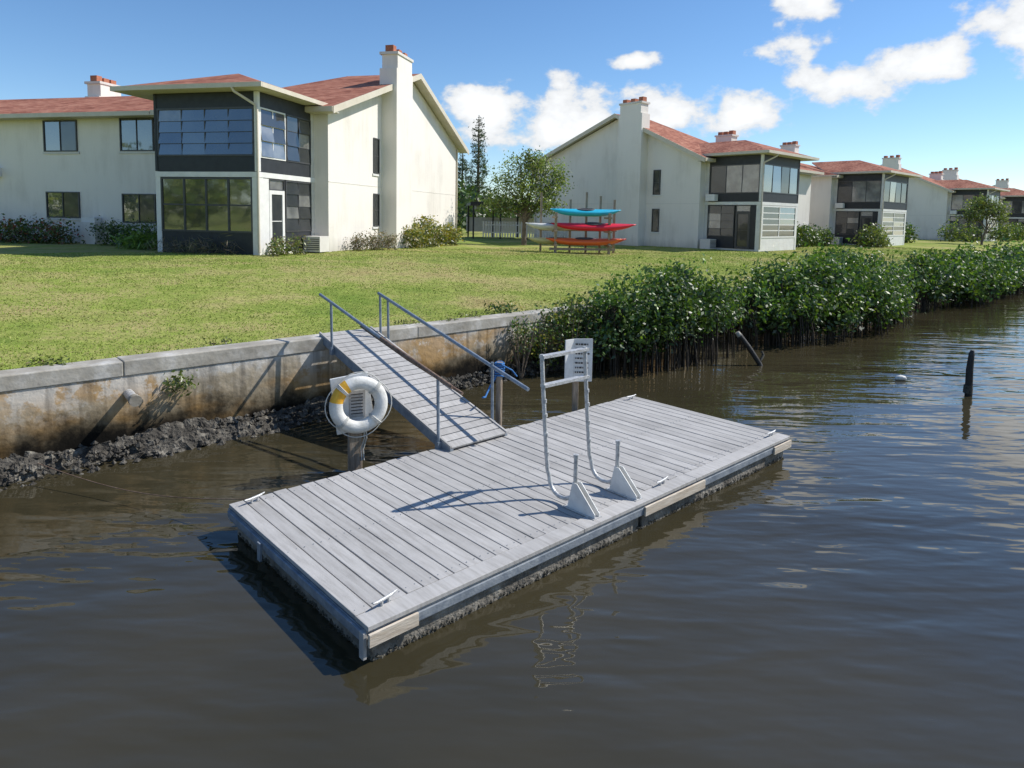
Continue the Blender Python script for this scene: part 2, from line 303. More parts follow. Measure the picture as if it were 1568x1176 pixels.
# ------------------------------------------------------------ seawall
def wallmat():
    m=bpy.data.materials.new('stained_concrete'); n,l=nt(m); b=n['Principled BSDF']; tc=n.new('ShaderNodeTexCoord')
    sx=n.new('ShaderNodeSeparateXYZ'); l.new(tc.outputs['Object'],sx.inputs[0])
    a=n.new('ShaderNodeTexNoise'); a.inputs['Scale'].default_value=1.3; a.inputs['Detail'].default_value=8; a.inputs['Roughness'].default_value=.72; l.new(tc.outputs['Object'],a.inputs[0])
    q=n.new('ShaderNodeMath'); q.operation='MULTIPLY_ADD'; q.inputs[1].default_value=1.3; q.inputs[2].default_value=-.65; l.new(a.outputs[0],q.inputs[0])
    ad=n.new('ShaderNodeMath'); ad.operation='ADD'; l.new(sx.outputs[2],ad.inputs[0]); l.new(q.outputs[0],ad.inputs[1])
    r=ramp(n,[(.0,(.02,.018,.014)),(.22,(.05,.04,.026)),(.36,(.13,.10,.06)),(.52,(.25,.20,.13)),(.7,(.37,.31,.22)),(.86,(.48,.42,.33)),(1.0,(.56,.52,.46))]); l.new(ad.outputs[0],r.inputs[0])
    c=n.new('ShaderNodeTexNoise'); c.inputs['Scale'].default_value=.9; c.inputs['Detail'].default_value=7; mp=n.new('ShaderNodeMapping'); mp.inputs['Location'].default_value=(7,3,1); mp.inputs['Scale'].default_value=(1,1,1.6); l.new(tc.outputs['Object'],mp.inputs[0]); l.new(mp.outputs[0],c.inputs[0])
    r2=ramp(n,[(.47,(0,0,0)),(.60,(1,1,1))]); l.new(c.outputs[0],r2.inputs[0])
    mu=n.new('ShaderNodeMath'); mu.operation='MULTIPLY'; mu.inputs[1].default_value=.7; l.new(r2.outputs[0],mu.inputs[0])
    mx=n.new('ShaderNodeMixRGB'); mx.inputs[2].default_value=(.50,.29,.10,1); l.new(mu.outputs[0],mx.inputs[0]); l.new(r.outputs[0],mx.inputs[1])
    e=n.new('ShaderNodeTexNoise'); e.inputs['Scale'].default_value=1.7; e.inputs['Detail'].default_value=8; e.inputs['Roughness'].default_value=.7; mp2=n.new('ShaderNodeMapping'); mp2.inputs['Location'].default_value=(1,9,4); l.new(tc.outputs['Object'],mp2.inputs[0]); l.new(mp2.outputs[0],e.inputs[0])
    r3=ramp(n,[(.50,(0,0,0)),(.55,(1,1,1))]); l.new(e.outputs[0],r3.inputs[0])
    hz=n.new('ShaderNodeMapRange'); hz.inputs[1].default_value=.5; hz.inputs[2].default_value=.95; l.new(sx.outputs[2],hz.inputs[0])
    m3=n.new('ShaderNodeMath'); m3.operation='MULTIPLY'; l.new(r3.outputs[0],m3.inputs[0]); l.new(hz.outputs[0],m3.inputs[1])
    m4=n.new('ShaderNodeMath'); m4.operation='MULTIPLY'; m4.inputs[1].default_value=.8; l.new(m3.outputs[0],m4.inputs[0])
    mx2=n.new('ShaderNodeMixRGB'); mx2.inputs[2].default_value=(.68,.65,.59,1); l.new(m4.outputs[0],mx2.inputs[0]); l.new(mx.outputs[0],mx2.inputs[1]); 
    mp3=n.new('ShaderNodeMapping'); mp3.inputs['Scale'].default_value=(5,5,.35); l.new(tc.outputs['Object'],mp3.inputs[0])
    g=n.new('ShaderNodeTexNoise'); g.inputs['Scale'].default_value=1.6; g.inputs['Detail'].default_value=4; l.new(mp3.outputs[0],g.inputs[0])
    gr=n.new('ShaderNodeMapRange'); gr.inputs[1].default_value=.36; gr.inputs[2].default_value=.5; gr.inputs[3].default_value=.6; gr.inputs[4].default_value=1; l.new(g.outputs[0],gr.inputs[0])
    td=n.new('ShaderNodeMapRange'); td.inputs[1].default_value=.24; td.inputs[2].default_value=.62; td.inputs[3].default_value=.14; td.inputs[4].default_value=1; l.new(ad.outputs[0],td.inputs[0])
    tm=n.new('ShaderNodeMath'); tm.operation='MULTIPLY'; l.new(td.outputs[0],tm.inputs[0]); l.new(gr.outputs[0],tm.inputs[1])
    fs=n.new('ShaderNodeVectorMath'); fs.operation='SCALE'; l.new(mx2.outputs[0],fs.inputs[0]); l.new(tm.outputs[0],fs.inputs['Scale']); l.new(fs.outputs[0],b.inputs['Base Color'])
    b.inputs['Roughness'].default_value=.92; b.inputs['Specular IOR Level'].default_value=.2
    d=n.new('ShaderNodeTexNoise'); d.inputs['Scale'].default_value=9; d.inputs['Detail'].default_value=6; l.new(tc.outputs['Object'],d.inputs[0])
    bp=n.new('ShaderNodeBump'); bp.inputs['Strength'].default_value=.5; bp.inputs['Distance'].default_value=.03; l.new(d.outputs[0],bp.inputs['Height']); l.new(bp.outputs[0],b.inputs['Normal'])
    return m
M['wallc']=wallmat()
M['cap']=pmat('concrete_cap',(.30,.265,.205),(.45,.42,.36),1.7,.9,.3,18,c3=(.76,.74,.70),dist=.02,detail=9,blotch=.3)
M['oyster']=pmat('oyster_crust',(.018,.016,.013),(.08,.072,.06),7,.9,.9,28,c3=(.26,.24,.20),dist=.05)
e=empty('seawall',W(0,WALLY,0),FROT)
mb=MB(); mb.box(-60,120,0,.3,-1.5,1.03,'wallc')
mb.obj('wall_face',e)
mb=MB()
x=-60.
while x<120:
    L=4.6; dy=random.uniform(-.006,.006); dz=random.uniform(-.006,.006)
    mb.box(x+.002,x+L-.002,-.014+dy,.34,1.032,1.235+dz,'cap'); x+=L
mb.obj('cap',e,bevel=.015)
mb=MB()
for x in (-.15,3.95):
    mb.tube([(x,.0,.80),(x,-.30,.78)],.06,'galv',12); mb.tube([(x,-.28,.78),(x,-.36,.775)],.075,'cap',12)
mb.obj('drain_pipes',e)
def lumps():
    xs=np.arange(-10,9,.07); ny=12; vs=[];f=[]
    for x in xs:
        wv=.38+.12*math.sin(x*1.7)+.06*math.sin(x*4.1+1)
        if x>2.6: wv*=.45
        for j in range(ny):
            t=j/(ny-1); z=(.25+.05*math.sin(x*3.1))*(1-t)**.7-.1*t+.03*math.sin(x*2.3+j)
            vs.append((x+random.uniform(-.025,.025),-wv*t+.02+random.uniform(-.02,.02),z+random.uniform(-.04,.04)*(1 if 0<j else .3)))
    for i in range(len(xs)-1):
        for j in range(ny-1): a=i*ny+j; f.append((a,a+1,a+ny+1,a+ny))
    mb=MB(); mb.add(vs,f,'oyster')
    for k in range(1700):
        x=random.uniform(-9,8.5); t=random.random()*1.15; y=-.46*t*(1 if x<2.6 else .5); z=.27*max(0,1-t)**.7-.05; r=random.uniform(.02,.06)
        vv=[(x+random.uniform(.6,1.2)*r*a,y+random.uniform(.6,1.2)*r*b,z+random.uniform(.5,1.2)*r*c) for a,b,c in ((1,0,0),(0,1,0),(-1,0,0),(0,-1,0),(0,0,1),(0,0,-1))]
        mb.add(vv,[(0,1,4),(1,2,4),(2,3,4),(3,0,4),(1,0,5),(2,1,5),(3,2,5),(0,3,5)],'oyster')
    mb.obj('oyster_ledge',e)
lumps()

# ------------------------------------------------------------ floating dock
DZ=.30; DL=6.5; DW=2.65
e=empty('floating_dock',(AX,AY,0),FROT)
mb=MB(); np_=43; pw=DL/np_
for i in range(np_):
    x0=i*pw+.006; x1=(i+1)*pw-.006; dz=random.uniform(-.003,.003)
    mb.box(x0,x1,-DW+.165,random.uniform(-.012,.012),DZ-.035+dz,DZ+dz,'plank%d'%random.randint(0,3))
mb.obj('deck_planks',e,bevel=.004)
mb=MB(); x=0
for L in (2.3,1.9,2.3):
    mb.box(x+.003,x+L-.004,-DW-.02,-DW+.155,DZ-.033,DZ+.004,'plank%d'%random.randint(1,3)); x+=L
mb.obj('edge_boards',e,bevel=.004)
mb=MB()
mb.box(.05,DL-.05,-DW+.06,-.05,DZ-.14,DZ-.04,'dark')
mb.box(.0,DL,-DW,-DW+.04,DZ-.15,DZ-.036,'plank1'); mb.box(.04,DL-.04,-DW-.022,-DW-.001,DZ-.13,DZ-.06,'rub')
mb.box(.0,DL,-.04,0,DZ-.15,DZ-.04,'plank0')
mb.box(.0,.04,-DW+.04,-.04,DZ-.15,DZ-.04,'rub'); mb.box(DL-.04,DL,-DW+.04,-.04,DZ-.15,DZ-.04,'plank1')
mb.box(-.025,-.001,-DW+.05,-.05,DZ-.10,DZ-.045,'rub')
for a,b in ((0,.42),(3.22,4.35),(6.02,6.5)): mb.box(a,b,-DW-.045,-DW-.0225,DZ-.145,DZ-.045,'fasc_l')
for yy in (-.9,): mb.box(-.05,-.026,yy,yy+.06,DZ-.22,DZ-.05,'rub')
mb.box(-.03,.0,-DW-.01,-DW+.05,DZ-.24,DZ-.04,'plank1')
mb.obj('frame_boards',e,bevel=.004)
mb=MB()
for a,b in ((.06,3.2),(3.26,6.42)): mb.box(a,b,-DW+.02,-.06,-.25,DZ-.151,'float')
mb.obj('floats',e,bevel=.02)
mb=MB()
for k in range(900):
    if random.random()<.7: x=random.uniform(.06,6.42); y=-DW+.02; 
    else: x=.06; y=random.uniform(-DW+.05,-.1)
    z=random.uniform(-.03,.035); r=random.uniform(.008,.022)
    vv=[(x+r*a,y+r*b,z+r*c) for a,b,c in ((1,0,0),(0,1,0),(-1,0,0),(0,-1,0),(0,0,1),(0,0,-1))]
    mb.add(vv,[(0,1,4),(1,2,4),(2,3,4),(3,0,4),(1,0,5),(2,1,5),(3,2,5),(0,3,5)],'barn')
mb.obj('barnacles',e)
mb=MB()
def cleat(mb,x,y,a):
    c,s=math.cos(a),math.sin(a); z=DZ+.004
    for t in (-.035,.035): mb.tube([(x+c*t,y+s*t,z),(x+c*t,y+s*t,z+.04)],.011,'galv',8)
    mb.tube([(x-c*.12,y-s*.12,z+.055),(x-c*.06,y-s*.06,z+.045),(x+c*.06,y+s*.06,z+.045),(x+c*.12,y+s*.12,z+.055)],[.007,.013,.013,.007],'galv',8)
for x,y,a in ((.25,-2.5,.2),(.22,-.12,.3),(3.75,-2.52,.1),(6.3,-2.5,0),(6.3,-.15,0)): cleat(mb,x,y,a)
mb.obj('cleats',e)
mb=MB()
for i in range(np_):
    for yy in (-2.42,-1.3,-.12):
        for dx in (.035,pw-.035):
            q=yy+random.uniform(-.01,.01); mb.tube([(i*pw+dx,q,DZ+.001),(i*pw+dx,q,DZ+.0055)],.0045,'rub',6)
mb.obj('deck_screws',e)
e=empty('mooring_line'); mb=MB(); p0=W(-1.2,2.72,.22); p1=W(.2,-.1,.33)
mb.tube([p0.lerp(p1,t)+Vector((0,0,-.14*math.sin(math.pi*t))) for t in np.linspace(0,1,14)],.005,'rust',5); mb.obj('rope',e)

# ladder
e=empty('swing_up_dock_ladder',(AX,AY,0),FROT)
mb=MB()
for x in (2.56,3.22):
    pts=[(x-.06,-1.86,1.80),(x-.05,-1.88,1.45),(x-.025,-1.90,1.0),(x-.01,-1.93,.60)]
    for k in range(7):
        a=math.pi*(k/6)/2; pts.append((x,-1.95-.17*(1-math.cos(a)) ,.53-.17*math.sin(a)))
    for k in range(1,7):
        a=math.pi*(k/6)/2; pts.append((x,-2.14-.17*math.sin(a),.36+.17*(1-math.cos(a))))
    pts.append((x,-2.31,.84)); mb.tube(pts,.022,'galv',10)
    mb.tube([(x,-2.31,.83),(x,-2.31,.86)],.028,'galv',10)
    for z in (.75,.95,1.15,1.3): mb.tube([(x-.01-(z-.6)*.042,-1.93+(z-.6)*.058,z),(x-.01-(z-.6)*.042,-1.93+(z-.6)*.058,z+.035)],.027,'galv',8)
for z in (1.77,1.47):
    o=-1.86-(1.8-z)*.058; mb.box(2.53-(z-.6)*.03,3.20,o-.035,o+.035,z-.012,z+.018,'galv')
mb.obj('rails',e)
mb=MB()
for x in (2.59,3.25):
    for xx in (x,x-.065):
        P=[(-2.24,.312),(-2.60,.312),(-2.60,.345),(-2.36,.58),(-2.30,.58)]
        v=[(xx,a,b) for a,b in P]+[(xx+.008,a,b) for a,b in P]
        n=5; fs=[tuple(range(n))[::-1],tuple(range(n,2*n))]+[(i,(i+1)%n,n+(i+1)%n,n+i) for i in range(n)]
        mb.add(v,fs,'signw')
    mb.box(x-.09,x+.03,-2.61,-2.2,.3045,.3115,'galv')
mb.obj('hinge_brackets',e)

# gangway
e=empty('gangway_ramp',(AX,AY,0),FROT)
y0,z0,y1,z1=-.22,.345,3.22,1.29
xa,xb=2.60,3.55
def gp(t): return (y0+(y1-y0)*t, z0+(z1-z0)*t)
gl=math.hypot(y1-y0,z1-z0); dy=(y1-y0)/gl; dz=(z1-z0)/gl
mb=MB(); ng=25
for i in range(ng):
    t=i/ng; y,z=gp(t); L=gl/ng-.016
    mb.obox((xa+.03+random.uniform(-.012,.012),y,z-.02),(xb-xa-.06,0,0),(0,dy*L,dz*L),(0,-dz*.025,dy*.025),'plank%d'%random.randint(0,3))
mb.obj('treads',e,bevel=.003)
mb=MB()
for x in (xa,xb-.05): mb.obox((x,y0,z0-.13),(.05,0,0),(0,dy*gl,dz*gl),(0,0,.12),'rub')
for x,k in ((xa-.001,'plank0'),(xb-.029,'plank2')): mb.obox((x,y0,z0-.009),(.03,0,0),(0,dy*gl,dz*gl),(0,0,.03),k)
mb.obj('stringers',e,bevel=.003)
mb=MB()
xl_=xa-.03; xr_=xb+.03
a=gp(-.02); b=gp(.97); m_=gp(.45)
mb.tube([(xl_,b[0],b[1]+.66),(xl_,m_[0],m_[1]+.72)],.024,'rail',10); mb.tube([(xl_,m_[0],m_[1]+.72),(xl_,a[0],a[1]+.80)],.025,'rust',10)
mb.tube([(xl_+.03,gp(.62)[0],gp(.62)[1]+.645),(xl_+.1,gp(.3)[0],gp(.3)[1]+.64),(xl_+.1,gp(-.04)[0],gp(-.04)[1]+.74)],.02,'rust',10)
a=gp(-.1); b=gp(.95)
mb.tube([(xr_,a[0],a[1]+.74),(xr_,b[0],b[1]+.64)],.026,'rail',10)
for x,ts in ((xl_,(.86,.06)),(xr_,(.86,.93,.1))):
    for t in ts:
        y,z=gp(t); hh=.80-.14*t; mb.tube([(x,y,z-.12),(x,y+.02,z+hh)],.020,'rail',10); mb.box(x-.028,x+.028,y-.035,y+.035,z-.13,z-.02,'rail')
mb.obj('handrails',e)

# mooring pile with blue rope
e=empty('mooring_post',W(3.95,.42),FROT)
mb=MB(); mb.tube([(0,0,-1),(0.01,.0,.4),(.03,.02,1.12)],[.05,.048,.045],'wood_old',10); mb.obj('post',e)
mb=MB()
for k in range(6):
    z=.93+k*.035; mb.tube([(.028+math.cos(a)*.065+random.uniform(-.006,.006),.018+math.sin(a)*.065,z+.01*math.sin(a*2)) for a in np.linspace(0,2*math.pi,14)],.014,'rope_b',6)
mb.tube([(.0,.03,.95),(-.12,.05,.78),(-.25,.0,.66),(-.38,-.1,.70)],.014,'rope_b',6)
mb.tube([(.05,.03,.95),(.07,.05,.75),(.09,.05,.62)],.011,'rope_b',6)
mb.tube([(.0,-.05,1.1),(.18,-.08,1.0),(.26,-.1,.9)],.011,'rope_b',6)
mb.obj('blue_rope',e)

# life ring on post
pos=W(1.78,.63); e=empty('life_ring_station',pos,0)
e.rotation_euler=(0,0,math.atan2(-pos.x,pos.y)+math.radians(12))
mb=MB(); mb.box(-.09,.07,-.055,.055,-1.2,1.15,'wood_old'); mb.obj('post',e,bevel=.008)
mb=MB(); c,s=math.cos(.12),math.sin(.12)
mb.obox((-.24,-.082,.52),(.46*c,0,.46*s),(0,.024,0),(-.70*s,0,.70*c),'signw'); mb.obj('backboard',e,bevel=.004)
mb=MB(); mb.box(-.10,.10,-.088,-.0825,.72,1.05,'plank2')
for k in range(7): mb.box(-.075,.07,-.0915,-.089,.76+k*.04,.772+k*.04,'ink')
mb.obj('instruction_plate',e)
mb=MB(); R_,r_=.272,.082; NS=64; ns=16
def ringpt(a,b,rr=None): 
    q=(rr or r_); return (math.sin(a)*(R_+q*math.cos(b)), -.185-q*.8*math.sin(b), .90+math.cos(a)*(R_+q*math.cos(b)))
for i in range(NS):
    a0,a1=2*math.pi*i/NS,2*math.pi*(i+1)/NS; deg=(i+.5)*360/NS
    k='ringy' if (282<deg<330) else 'ringw'
    mb.add([ringpt(a0 if t==0 else a1,2*math.pi*j/ns) for t in (0,1) for j in range(ns)],[(j,(j+1)%ns,ns+(j+1)%ns,ns+j) for j in range(ns)],k,True)
mb.obj('ring_buoy',e)
mb=MB()
for q in range(4):
    a=math.radians(45+90*q)
    for da in (-.05,.0,.05):
        mb.tube([ringpt(a+da,b,r_+.006) for b in np.linspace(0,2*math.pi,15)],.008,'rope_w',5)
for q in range(4):
    a0=math.radians(45+90*q); pts=[]
    for t in np.linspace(0,1,10):
        a=a0+math.pi/2*t; rr=R_+r_+.012+.035*math.sin(math.pi*t); pts.append((math.sin(a)*rr,-.19,.90+math.cos(a)*rr))
    mb.tube(pts,.007,'rope_w',5)
for dx in (.06,.085): mb.tube([(dx,-.20,.58),(dx+.02,-.12,.45),(dx-.01,-.07,.30),(dx+.0,-.07,.16)],.009,'rope_w',5)
mb.obj('ropes',e)

# sign
pos=W(5.3,.16); e=empty('dock_rules_sign',pos,math.atan2(-pos.x,pos.y)+math.radians(4))
mb=MB(); mb.box(-.045,.045,-.03,.06,-1,.98,'wood_old'); mb.obj('post',e,bevel=.006)
mb=MB(); mb.obox((-.05,-.06,.70),(.29,-.01,.01),(0,.02,0),(.0,0,.66),'signw'); mb.obox((-.056,-.055,.74),(-.13,-.11,0),(.01,-.015,0),(0,0,.62),'signw'); mb.obj('panels',e,bevel=.003)
mb=MB(); 
for k,wd in enumerate((.2,.16,.22,.12,.2,.18,.1)):
    zz=1.27-k*.072; x0=-.02; 
    while x0<-.02+wd:
        q=random.uniform(.015,.04); mb.box(x0,x0+q,-.0745,-.0705,zz,zz+.024,'ink'); x0+=q+.012
mb.obj('lettering',e)

# piles in the water and small buoy
e=empty('channel_pile',(8.6,12.4,0)); mb=MB(); mb.tube([(.05,0,-1),(.01,0,.2),(0,0,.5),(.02,.01,.78)],[.07,.065,.062,.05],'wood_dark',10); mb.tube([(.0,0,.05),(.0,.0,.2)],[.08,.075],'barn',10); mb.tube([(.02,.01,.77),(.03,.01,.86)],[.055,.03],'wood_dark',8); mb.obj('pile',e)
e=empty('leaning_pile',(5.5,14.7,0)); mb=MB(); mb.tube([(.25,-.1,-.6),(.02,0,.05),(-.2,.05,.38),(-.42,.1,.66)],[.06,.055,.055,.06],'wood_dark',10); mb.tube([(-.41,.1,.64),(-.47,.11,.72)],[.066,.05],'cap',10)
mb.tube([(.04,0,.1),(.12,.05,.22),(.1,.1,.3)],.03,'barn',8); mb.obj('pile',e)
e=empty('mooring_buoy',(8.0,13.55,0)); mb=MB(); mb.tube([(-.11,0,.02),(-.08,0,.04),(0,0,.05),(.08,0,.04),(.11,0,.02)],[.02,.045,.055,.045,.02],'ringw',12); mb.obj('float',e)

# ------------------------------------------------------------ buildings
def grid(mb,P,e,n,w,h,cols,rows,fk='frame',gk='glass',bar=.05,tilt=0,mull=.035,depth=.06,rand=0,mixg=None):
    P,e,n=Vector(P),Vector(e),Vector(n); z=Vector((0,0,1))
    o=n*.004
    mb.obox(P+o,e*w,n*depth,z*bar,fk); mb.obox(P+o+z*(h-bar),e*w,n*depth,z*bar,fk)
    mb.obox(P+o+z*bar,e*bar,n*depth,z*(h-2*bar),fk); mb.obox(P+o+e*(w-bar)+z*bar,e*bar,n*depth,z*(h-2*bar),fk)
    cw=(w-2*bar)/cols; ch=(h-2*bar)/rows
    for i in range(1,cols): mb.obox(P+o+e*(bar+cw*i-mull/2)+z*bar,e*mull,n*(depth*.8),z*(h-2*bar),fk)
    for j in range(1,rows): mb.obox(P+o+e*bar+z*(bar+ch*j-mull*.4),e*(w-2*bar),n*(depth*.6),z*mull*.8,fk)
    for i in range(cols):
        for j in range(rows):
            g=gk
            if mixg and random.random()<mixg[1]: g=mixg[0]
            a=P+e*(bar+cw*i)+z*(bar+ch*j)+n*.012; t=tilt+random.uniform(-rand,rand)
            p=[a+n*(.012+ch*math.sin(max(t,0))),a+e*cw+n*(.012+ch*math.sin(max(t,0))),a+e*cw+z*ch+n*(.012+ch*math.sin(max(-t,0))),a+z*ch+n*(.012+ch*math.sin(max(-t,0)))]
            mb.poly(p,g)
def building(loc,rot,mirror,Wd=4.2,wing=14,L=16,R=8,rise=3.4,gable=True,PD=3.7,cy=(4.95,6.86),ctop=9.45,wing_windows=(),chims=(),wy=4.05):
    e=empty('condo_building',loc,rot); H=5.65; X1=.6; MX=-max(Wd+1.5,6.5)
    mw=MB(mirror); mr=MB(mirror); mt=MB(mirror); mg=MB(mirror); mc=MB(mirror); mp=MB(mirror)
    mw.box(MX,X1,PD,PD+L,-.4,H,'stucco')
    if gable:
        t=[(X1,PD,H),(X1,PD+L,H),(X1,PD+R,H+rise-.1)]; t2=[(X1-.3,a,b) for _,a,b in t]
        mw.add(t+t2,[(0,1,2),(5,4,3),(0,2,5,3),(1,4,5,2),(0,3,4,1)],'stucco')
        mt.box(X1+.001,X1+.010,PD+.0,PD+L,2.76,2.785,'stucco_trim')
    mw.box(-wing,MX-.002,PD+.02,PD+8,-.4,H,'stucco')
    s1=rise/R; s2=rise/(L-R); E=.6; zt=H+.14
    ya,yb,yc=PD-E,PD+R,PD+L+E; za=zt-s1*E; zc=zt-s2*E; zr=zt+rise
    xr=X1+.55 if gable else X1+E
    xl=MX-E; hx=MX+3.6
    if gable:
        mr.slab([(xl,ya,za),(xr,ya,za),(xr,yb,zr),(hx,yb,zr)],.1,'roof','fascia')
        mr.slab([(xr,yc,zc),(xl,yc,zc),(hx,yb,zr),(xr,yb,zr)],.1,'roof','fascia')
        mr.slab([(xl,yc,zc),(xl,ya,za),(hx,yb,zr)],.1,'roof','fascia')
        for (a,az,b,bz) in ((ya,za,yb,zr),(yc,zc,yb,zr)):
            mt.obox((xr,a,az-.26),(.03,0,0),(0,b-a,bz-az),(0,0,.27),'fascia')
            mt.obox((X1,a,az-.14),(xr-X1-.002,0,0),(0,b-a,bz-az),(0,0,.02),'soffit')
    else:
        hx2=X1+E-3.6; 
        mr.slab([(xl,ya,za),(X1+E,ya,za),(hx2,yb,zr-.9),(hx,yb,zr-.9)],.1,'roof','fascia')
        mr.slab([(X1+E,yc,zc),(xl,yc,zc),(hx,yb,zr-.9),(hx2,yb,zr-.9)],.1,'roof','fascia')
        mr.slab([(xl,yc,zc),(xl,ya,za),(hx,yb,zr-.9)],.1,'roof','fascia')
        mr.slab([(X1+E,ya,za),(X1+E,yc,zc),(hx2,yb,zr-.9)],.1,'roof','fascia')
    mt.box(-wing,xr,ya,ya+.5,za-.2,za-.16,'soffit') 
    mt.box(xl,xr-.01,ya-.05,ya-.003,za-.19,za+.01,'fascia')
    zw=zt-.33*E; mr.slab([(-wing-E,ya-.02,zw-.03),(MX,ya-.02,zw-.03),(MX,PD+4,zt+1.3),(-wing+2.5,PD+4,zt+1.3)],.1,'roof','fascia')
    mr.slab([(MX,PD+8.6,zw),(-wing-E,PD+8.6,zw),(-wing+2.5,PD+4,zt+1.3),(MX,PD+4,zt+1.3)],.1,'roof','fascia')
    mr.slab([(-wing-E,PD+8.6,zw),(-wing-E,ya-.02,zw-.03),(-wing+2.5,PD+4,zt+1.3)],.1,'roof','fascia')
    mt.box(-wing-E,xl-.01,ya-.08,ya-.025,zw-.2,zw-.02,'fascia')
    a0,a1=-Wd-1.15,.55; b0=-.6; zp=H+.14; hw=(a1-a0)/2; ap=(a0+a1)/2; zap=zp+.33*hw; yb_=PD-.6+ (zap-za)/s1+.3
    mr.slab([(a0,b0,zp),(a1,b0,zp),(ap,b0+hw,zap)],.1,'roof','fascia')
    mr.slab([(a1,b0,zp),(a1,PD+.4,zp),(ap,yb_,zap),(ap,b0+hw,zap)],.1,'roof','fascia')
    mr.slab([(a0,PD+.4,zp),(a0,b0,zp),(ap,b0+hw,zap),(ap,yb_,zap)],.1,'roof','fascia')
    mt.box(a0+.02,a1-.02,b0+.02,PD-.02,zp-.15,zp-.11,'soffit')
    mt.box(a0-.05,a1+.05,b0-.06,b0-.002,zp-.14,zp+.015,'fascia'); mt.box(a1+.002,a1+.055,b0,PD+.1,zp-.14,zp+.013,'fascia'); mt.box(a0-.055,a0-.002,b0,PD+.1,zp-.14,zp+.013,'fascia')
    mt.tube([(-.55,b0-.03,zp-.12),(-.5,b0+.02,zp-.25),(-.06,-.06,zp-.62),(.02,-.06,zp-.8),(.02,-.06,.1)],.045,'fascia',8)
    if gable: mt.tube([(X1+.06,PD+L-.2,H-.1),(X1+.06,PD+L-.2,.1)],.05,'fascia',8)
    T=H-.02; po=.26
    for (x0,x1,yy0,yy1) in ((-po,0,0,po),(-Wd,-Wd+.2,0,.2)):
        mp.box(x0,x1,yy0,yy1,-.3,2.72,'white'); 
    mp.box(-.14,0,0,.14,2.92,T,'white'); mp.box(-Wd,-Wd+.1,0,.1,2.92,T,'charcoal')
    mp.box(-Wd,.012,-.012,PD,2.72,2.9,'white')
    mp.box(-Wd+.05,-.04,.06,PD,-.3,.10,'stucco_trim')
    mp.box(-.05,-.01,PD-.25,PD-.002,.0,T,'stucco_trim')
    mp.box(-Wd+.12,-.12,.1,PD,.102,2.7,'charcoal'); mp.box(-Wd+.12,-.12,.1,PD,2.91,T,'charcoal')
    mp.box(-Wd+.1,-.14,.02,.09,3.02-.11,3.44,'charcoal'); mp.box(-Wd+.1,-.14,.02,.09,5.12,T,'charcoal')
    mp.box(-Wd+.2,-po,.02,.09,.0,.78,'white' if mirror else 'charcoal')
    if mirror:
        grid(mg,(-Wd+.12,.06,3.44),(1,0,0),(0,-1,0),Wd-.28,1.68,4,1,'frame','glass4',.06,tilt=.0,rand=.02,mixg=('glass',.3))
        grid(mg,(-Wd+.2,.06,.78),(1,0,0),(0,-1,0),Wd-po-.2,1.92,2,5,'white','glass4',.09,mull=.08,tilt=.02,rand=.02,mixg=('glass',.3))
    else:
        grid(mg,(-Wd+.12,.06,3.44),(1,0,0),(0,-1,0),Wd-.28,1.68,4,4,'frame','glass',.06,tilt=.10,rand=.04,mixg=('glass3',.1))
        grid(mg,(-Wd+.2,.06,.78),(1,0,0),(0,-1,0),Wd-po-.2,1.92,4,2,'frame','glass2',.06,mull=.07,rand=.006)
    mp.box(-.09,-.02,.14,PD-.25,2.91,3.4,'charcoal'); mp.box(-.09,-.02,.14,PD-.25,5.12,T,'charcoal')
    if mirror:
        grid(mg,(-.06,.14,3.4),(0,1,0),(1,0,0),PD-.4,1.72,3,1,'frame','glass3',.06,rand=.01,mixg=('glass4',.35))
    else:
        grid(mg,(-.06,.14,3.4),(0,1,0),(1,0,0),1.55,1.72,2,3,'white','glass4',.05,tilt=.1,rand=.05,mixg=('glass3',.5))
        grid(mg,(-.06,1.75,3.4),(0,1,0),(1,0,0),PD-2.0,1.72,2,3,'frame','glass4',.05,tilt=.06,rand=.05,mixg=('glass3',.25))
    mp.box(-.09,-.02,.26,PD-.25,.1,.12,'charcoal')
    mp.box(-.10,-.01,po,.62,.1,2.7,'charcoal' if mirror else 'white')
    grid(mg,(-.06,.62,.1),(0,1,0),(1,0,0),.95,2.2,1,2,'frame' if mirror else 'white','glass4',.14)
    grid(mg,(-.06,.62,2.3),(0,1,0),(1,0,0),.95,.4,1,1,'frame','glass3',.04)
    grid(mg,(-.06,1.65,.8),(0,1,0),(1,0,0),PD-1.9,1.9,2,4,'frame','glass4',.05,tilt=.06,rand=.04,mixg=('glass3',.2)); mp.box(-.09,-.02,1.62,PD-.25,.1,.8,'charcoal')
    mp.box(-Wd+.0,-Wd+.08,.2,PD,.1,T,'charcoal')
    if gable:
        for (y,w,za_,h) in ((PD+wy,.55,3.35,1.6),(PD+wy,.55,.95,1.5),):
            mt.box(X1+.001,X1+.05,y-.09,y+w+.09,za_-.1,za_-.001,'white')
            grid(mg,(X1,y,za_),(0,1,0),(1,0,0),w,h,1,2,'frame','glass4',.05)
    for (x,w,z,h) in wing_windows:
        mt.box(x-.08,x+w+.08,PD-.03,PD+.019,z-.1,z-.001,'stucco_trim')
        grid(mg,(x,PD+.018,z),(1,0,0),(0,-1,0),w,h,2 if w<2.5 else 3,1,'frame','glass4',.05,mixg=('glass',.5))
